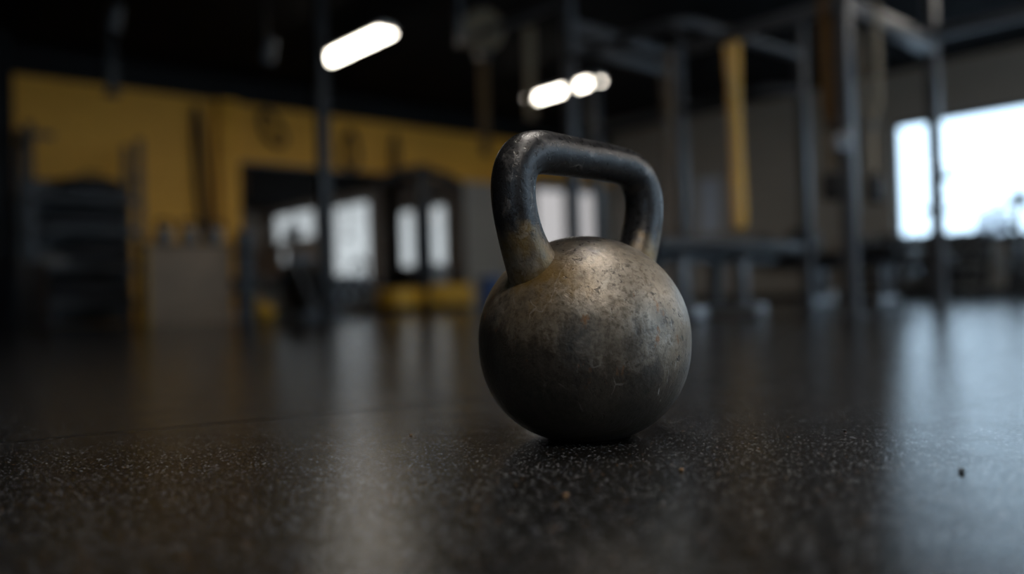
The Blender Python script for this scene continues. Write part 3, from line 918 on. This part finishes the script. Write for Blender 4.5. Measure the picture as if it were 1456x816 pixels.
box(bm, (0.02, 0, 0.615), (0.06, 0.28, 0.05)); box(bm, (-0.32, 0, 0.035), (0.06, 0.6, 0.05), bev=0.006); box(bm, (0.26, 0, 0.36), (0.05, 0.28, 0.05))
obj('frame', bm, M['grey_paint'], t)
for s in (-1, 1):
    bm = B(); box(bm, (-0.32, s * 0.27, 0.0075), (0.07, 0.05, 0.015)); obj('foot_pad', bm, M['rubber_black'], t)
bm = B(); bar(bm, (0.27, 0, 0.34), (1.45, 0, 0.32), 0.06, 0.08); bar(bm, (1.40, 0, 0.3), (1.40, 0, 0.0), 0.05, 0.06); box(bm, (1.40, 0, 0.015), (0.07, 0.4, 0.03)); obj('monorail', bm, M['light_steel'], t)
bm = B(); box(bm, (1.0, 0, 0.42), (0.24, 0.30, 0.06), bev=0.025, seg=3); box(bm, (1.0, 0, 0.38), (0.16, 0.1, 0.06)); obj('seat', bm, M['vinyl_black'], t)
for s in (-1, 1):
    bm = B(); box(bm, (0.42, s * 0.13, 0.36), (0.04, 0.12, 0.30), (0, 0.5, 0), bev=0.01); obj('footrest', bm, M['plastic_black'], t)
bm = B(); bar(bm, (0.02, 0, 0.63), (0.12, 0, 0.86), 0.03, 0.03); box(bm, (0.14, 0, 0.9), (0.03, 0.2, 0.14), (0, -0.4, 0), bev=0.01); obj('monitor', bm, M['plastic_black'], t)

# yellow medicine balls by the rower
def med_ball(X, Y, r, m, lab, grp=None, z=0, cat='medicine ball'):
    x, y = g2w(X, Y)
    t = thing('medicine_ball', lab, cat, (x, y, z), 0, grp)
    bm = B(); ball(bm, (0, 0, r), r, n=32); obj('ball', bm, m, t, 80)
    bm = B()
    for rot in (0, PI / 2):
        tube(bm, [(r * 1.0 * math.cos(a) * math.cos(rot), r * math.cos(a) * math.sin(rot), r + r * math.sin(a)) for a in [2 * PI * j / 36 for j in range(36)]], 0.004, 6, closed=True)
    obj('seam', bm, M['band_black'], t)
    return t
med_ball(-2.78, 9.0, 0.13, M['yellow_vinyl'], 'yellow medicine ball on the floor between rolled mat and rower')
med_ball(-2.42, 8.3, 0.085, M['yellow_vinyl'], 'small yellow medicine ball on the floor in front of the rower frame')

# ------------------------------------------------------------------ cable tower, yellow boxes, blue bin, dumbbells before the mirrors
cx_, cy_ = 6.95, 9.93
t = thing('cable_tower', 'black cable machine tower standing before the mirrors with arms near its top', 'cable machine', (cx_, cy_, 0), 0)
bm = B()
box(bm, (0, 0, 1.08), (0.24, 0.16, 2.0), bev=0.01); box(bm, (0, 0, 0.04), (0.7, 0.4, 0.08), bev=0.01); obj('tower', bm, M['steel_black'], t)
bm = B(); tube(bm, catmull([(-0.75, -0.05, 1.78), (-0.4, -0.05, 1.95), (0, -0.05, 2.0), (0.4, -0.05, 1.95), (0.62, -0.05, 1.86)], 6), 0.055, 12); obj('arm', bm, M['steel_black'], t)
for k in range(12):
    bm = B(); box(bm, (0.26, 0, 0.103 + k * 0.05), (0.26, 0.12, 0.046), bev=0.004); obj('weight_plate', bm, M['grey_iron'], t)
bm = B(); tube(bm, [(-0.72, -0.05, 1.75), (-0.72, -0.05, 1.1)], 0.01, 6); tube(bm, [(-0.80, -0.05, 1.1), (-0.64, -0.05, 1.1)], 0.02, 8); obj('cable_handle', bm, M['plastic_black'], t)

def soft_box(X, Y, w, h, lab, rz):
    x, y = g2w(X, Y)
    t = thing('step_box', lab, 'step box', (x, y, 0), rz, 'yellow step boxes before the mirrors')
    bm = B(); box(bm, (0, 0, 0.08 + h / 2), (w, 0.4, h), bev=0.02, seg=3); obj('block', bm, M['yellow_vinyl'], t)
    bm = B(); box(bm, (0, 0, 0.04), (w * 0.92, 0.36, 0.08), bev=0.006); obj('base', bm, M['rubber_black'], t)
soft_box(-1.48, 11.2, 0.50, 0.24, 'yellow step box before the mirrors, left of the cable tower', 0.1)
soft_box(-0.82, 11.3, 0.56, 0.28, 'yellow step box before the mirrors, between cable tower and blue bin', -0.6)
x, y = g2w(-0.30, 11.6)
t = thing('storage_bin', 'dark blue plastic bin on the floor behind the kettlebell, beside the mirrors', 'bin', (x, y, 0), 0.2)
bm = B(); lathe(bm, [(0, 0.0), (0.14, 0.0), (0.17, 0.42), (0.18, 0.43), (0.18, 0.45), (0.165, 0.45), (0.14, 0.02), (0, 0.02)], 32); obj('tub', bm, M['blue_plastic'], t)
bm = B(); tube(bm, catmull([(-0.18, 0, 0.43), (-0.12, -0.05, 0.5), (0.12, -0.05, 0.5), (0.18, 0, 0.43)], 6), 0.008, 8); obj('handle', bm, M['light_steel'], t)

# dumbbells and their racks
def make_dumbbell(lab, loc, rz, grp):
    t = thing('dumbbell', lab, 'dumbbell', loc, rz, grp)
    bm = B(); tube(bm, [(0, -0.07, 0.07), (0, -0.03, 0.07), (0, 0.03, 0.07), (0, 0.07, 0.07)], [0.014, 0.017, 0.017, 0.014], 12); obj('grip', bm, M['light_steel'], t)
    for s in (-1, 1):
        bm = B(); lathe(bm, [(0, -0.05), (0.058, -0.05), (0.07, -0.04), (0.07, 0.04), (0.058, 0.05), (0, 0.05)], 24, Matrix.Translation((0, s * 0.115, 0.07)) @ RX)
        hd = obj('head', bm, M['rubber_black'], t)
        bm = B(); lathe(bm, [(0, 0), (0.032, 0), (0.032, 0.004), (0, 0.005)], 20, Matrix.Translation((0, s * 0.1645, 0.07)) @ Matrix.Rotation(-s * PI / 2, 4, 'X'))
        obj('end_cap', bm, M['light_steel'], hd)
    return t
DB = None
def dumbbell_rack(loc, rz, L, tiers, n, lab, grp, where):
    global DB
    t = thing('dumbbell_rack', lab, 'dumbbell rack', loc, rz)
    for s in (-1, 1):
        bm = B(); bar(bm, (s * L / 2, -0.2, 0.03), (s * L / 2, 0.12, tiers[-1][1] + 0.16), 0.05, 0.06); box(bm, (s * L / 2, 0, 0.02), (0.08, 0.56, 0.04), bev=0.004)
        obj('side_frame', bm, M['steel_black'], t)
    for yy, z in tiers:
        bm = B(); box(bm, (0, yy, z - 0.012), (L - 0.06, 0.26, 0.02)); box(bm, (0, yy - 0.13, z - 0.008), (L - 0.06, 0.015, 0.05), bev=0.003)
        obj('tier', bm, M['steel_black'], t)
    c, s = math.cos(rz), math.sin(rz)
    names = ['lowest', 'middle', 'top'] if len(tiers) == 3 else ['lower', 'upper']
    for ti, (yy, z) in enumerate(tiers):
        for k in range(n):
            dx = -L / 2 + 0.13 + (L - 0.26) * k / (n - 1)
            p = (loc[0] + dx * c - yy * s, loc[1] + dx * s + yy * c, z)
            lb = 'black dumbbell on the %s tier of the rack %s' % (names[ti], where)
            g = '%s, %s tier' % (grp, names[ti])
            if DB is None: DB = make_dumbbell(lb, p, rz, g)
            else: dup(DB, p, rz, lb, g)
dumbbell_rack((10.85, 4.72, 0), -PI / 2, 1.75, [(-0.12, 0.22), (0.0, 0.46), (0.11, 0.68)], 9,
              'black three-tier dumbbell rack along the wall under the bright window', 'dumbbells under the window', 'under the bright window')
dumbbell_rack((5.42, YW - 0.45, 0), 0.0, 1.2, [(-0.08, 0.16), (0.08, 0.38)], 7,
              'low two-tier dumbbell rack against the mirrors, left of the step boxes', 'dumbbells before the mirrors', 'against the mirrors')

# ------------------------------------------------------------------ exercise bikes and balls by the window wall
def make_bike(lab, loc, rz):
    t = thing('exercise_bike', lab, 'exercise bike', loc, rz, None)
    bm = B(); lathe(bm, [(0, -0.03), (0.20, -0.03), (0.23, -0.02), (0.23, 0.02), (0.20, 0.03), (0, 0.03)], 36, Matrix.Translation((0.42, 0, 0.30)) @ RX); obj('flywheel', bm, M['steel_black'], t)
    bm = B()
    for s in (-1, 1):
        bar(bm, (0.42, s * 0.06, 0.30), (0.36, s * 0.04, 0.72), 0.03, 0.05); 
    bar(bm, (0.40, 0, 0.55), (-0.12, 0, 0.32), 0.06, 0.09); bar(bm, (-0.12, 0, 0.32), (-0.28, 0, 0.70), 0.05, 0.07); bar(bm, (-0.12, 0, 0.34), (-0.45, 0, 0.04), 0.05, 0.07)
    bar(bm, (0.36, 0, 0.70), (0.34, 0, 0.98), 0.05, 0.06); bar(bm, (0.42, 0.06, 0.3), (0.55, 0.06, 0.04), 0.03, 0.05); bar(bm, (0.42, -0.06, 0.3), (0.55, -0.06, 0.04), 0.03, 0.05)
    obj('frame', bm, M['steel_black'], t)
    for xx, nm in ((-0.45, 1), (0.55, 2)):
        bm = B(); box(bm, (xx, 0, 0.025), (0.07, 0.52, 0.05), bev=0.008); obj('foot_bar', bm, M['plastic_black'], t)
    bm = B(); prism(bm, [(-0.42, 0.76), (-0.40, 0.72), (-0.12, 0.74), (-0.10, 0.78), (-0.25, 0.79), (-0.40, 0.80)], -0.07, 0.07, 0.012); bar(bm, (-0.28, 0, 0.68), (-0.28, 0, 0.75), 0.04, 0.04); obj('saddle', bm, M['vinyl_black'], t)
    bm = B(); tube(bm, catmull([(0.56, -0.2, 1.06), (0.46, -0.22, 1.02), (0.33, -0.16, 1.0), (0.33, 0.16, 1.0), (0.46, 0.22, 1.02), (0.56, 0.2, 1.06)], 5), 0.018, 10); obj('handlebar', bm, M['plastic_black'], t)
    bm = B(); box(bm, (0.42, 0, 1.10), (0.03, 0.2, 0.13), (0, 0.5, 0), bev=0.01); bar(bm, (0.36, 0, 1.0), (0.42, 0, 1.08), 0.03, 0.03); obj('console', bm, M['plastic_black'], t)
    bm = B()
    tube(bm, [(0.0, -0.11, 0.33), (0.1, -0.11, 0.22)], 0.014, 8); box(bm, (0.1, -0.16, 0.21), (0.1, 0.09, 0.025), bev=0.006); tube(bm, [(0.0, 0.11, 0.33), (-0.1, 0.11, 0.44)], 0.014, 8); box(bm, (-0.1, 0.16, 0.45), (0.1, 0.09, 0.025), bev=0.006)
    tube(bm, [(0, -0.115, 0.33), (0, 0.115, 0.33)], 0.03, 12); obj('crank', bm, M['light_steel'], t)
    return t
bk = make_bike('dark exercise bike in front of the dumbbell rack, its handlebar against the bright window', (10.1, 4.45, 0), math.radians(-110))
dup(bk, (9.75, 3.22, 0), math.radians(10), 'dark exercise bike at the right edge of the picture below the window')

# black balls on a stand near the beige wall
bx_, by_ = g2w(2.95, 9.1)
t = thing('ball_stand', 'low dark stand holding black balls by the beige wall beyond the bench', 'ball stand', (bx_, by_, 0), math.radians(-35))
for s in (-1, 1):
    bm = B(); box(bm, (s * 0.45, 0, 0.22), (0.05, 0.05, 0.44), bev=0.004); box(bm, (s * 0.45, 0, 0.02), (0.06, 0.4, 0.04), bev=0.004)
    obj('side_frame', bm, M['steel_black'], t)
bm = B()
for s in (-1, 1): tube(bm, [(-0.45, s * 0.09, 0.42), (0.45, s * 0.09, 0.42)], 0.018, 10)
box(bm, (-0.45, 0, 0.42), (0.05, 0.24, 0.04)); box(bm, (0.45, 0, 0.42), (0.05, 0.24, 0.04))
obj('rail', bm, M['steel_black'], t)
ca, sa_ = math.cos(math.radians(-35)), math.sin(math.radians(-35))
for dx, r, z, lab in ((-0.24, 0.15, 0.405, 'black medicine ball on the stand, nearer the bench'), (0.2, 0.20, 0.383, 'bigger black medicine ball on the stand, nearer the grey upright')):
    tt = thing('medicine_ball', lab, 'medicine ball', (bx_ + dx * ca, by_ + dx * sa_, z + 0.045), 0, 'black medicine balls on the stand')
    bm = B(); ball(bm, (0, 0, r), r, n=32); obj('ball', bm, M['rubber_black'], tt, 80)
    bm = B(); tube(bm, [(r * math.cos(2 * PI * j / 36), 0, r + r * math.sin(2 * PI * j / 36)) for j in range(36)], 0.004, 6, closed=True); obj('seam', bm, M['plastic_black'], tt)
# steel ball-shaped kettlebell behind the bench that catches the window light
x, y = g2w(2.95, 7.9)
kk = dup(k0, (x, y, 0), 0.6, 'polished grey kettlebell on the floor between the two uprights', '')
kk['group'] = 'kettlebells beyond the rig'
# poster
bm = B(); box(bm, (0, 0, 0), (0.012, 0.42, 0.9), bev=0.002)
tag(obj('poster', bm, M['white_paper'], None, 0, (XW - 0.007, 8.2, 1.55)), 'pale blue-grey poster panel on the beige wall behind the yellow band', 'poster')

# pale post standing outside the window
bm = B(); lathe(bm, [(0, 0), (0.26, 0), (0.26, 1.25), (0.22, 1.36), (0.10, 1.42), (0, 1.43)], 28)
tag(obj('bollard', bm, M['pale_concrete'], None, 40, (14.4, 5.05, -0.05)), 'pale grey post with rounded top standing outside the bright window', 'bollard')
b = B(); box(b, (31.6, 1, -0.075), (40, 80, 0.05)); struct('ground_outside', b, M['pale_concrete'], smooth=0)
b = B(); box(b, (2.2, 31, -0.075), (18, 40.8, 0.05)); struct('ground_outside_door', b, M['pale_concrete'], smooth=0)

# ------------------------------------------------------------------ light
w = bpy.data.worlds.new('World'); sc.world = w; w.use_nodes = True
bg = w.node_tree.nodes['Background']
bg.inputs['Color'].default_value = (0.60, 0.80, 1.0, 1)
bg.inputs['Strength'].default_value = 3.4

# ------------------------------------------------------------------ camera
cam = bpy.data.cameras.new('Camera')
co = bpy.data.objects.new('Camera', cam); COL.objects.link(co)
fpx = 1200.0
cam.sensor_width = 36.0
cam.lens = 36.0 * fpx / 1456.0
pitch = math.atan(15 / fpx); roll = math.radians(1.6)
f = Vector((0.655, 0.756, 0)).normalized()
r = Vector((f.y, -f.x, 0))
u = Vector((0, 0, 1))
f2 = f * math.cos(pitch) + u * math.sin(pitch)
u2 = u * math.cos(pitch) - f * math.sin(pitch)
r3 = r * math.cos(roll) - u2 * math.sin(roll)
u3 = u2 * math.cos(roll) + r * math.sin(roll)
mm = Matrix((r3, u3, -f2)).transposed().to_4x4()
mm.translation = (0, 0, H0)
co.matrix_world = mm
cam.clip_start = 0.02
cam.dof.use_dof = True
cam.dof.focus_distance = 0.88
cam.dof.aperture_fstop = 1.35
sc.camera = co

sc.view_settings.view_transform = 'Standard'
sc.view_settings.look = 'None'
sc.view_settings.exposure = 0.0
sc.view_settings.gamma = 1.0
sc.view_settings.use_curve_mapping = False
sc.cycles.use_denoising = True
sc.cycles.max_bounces = 8
sc.cycles.sample_clamp_indirect = 6.0
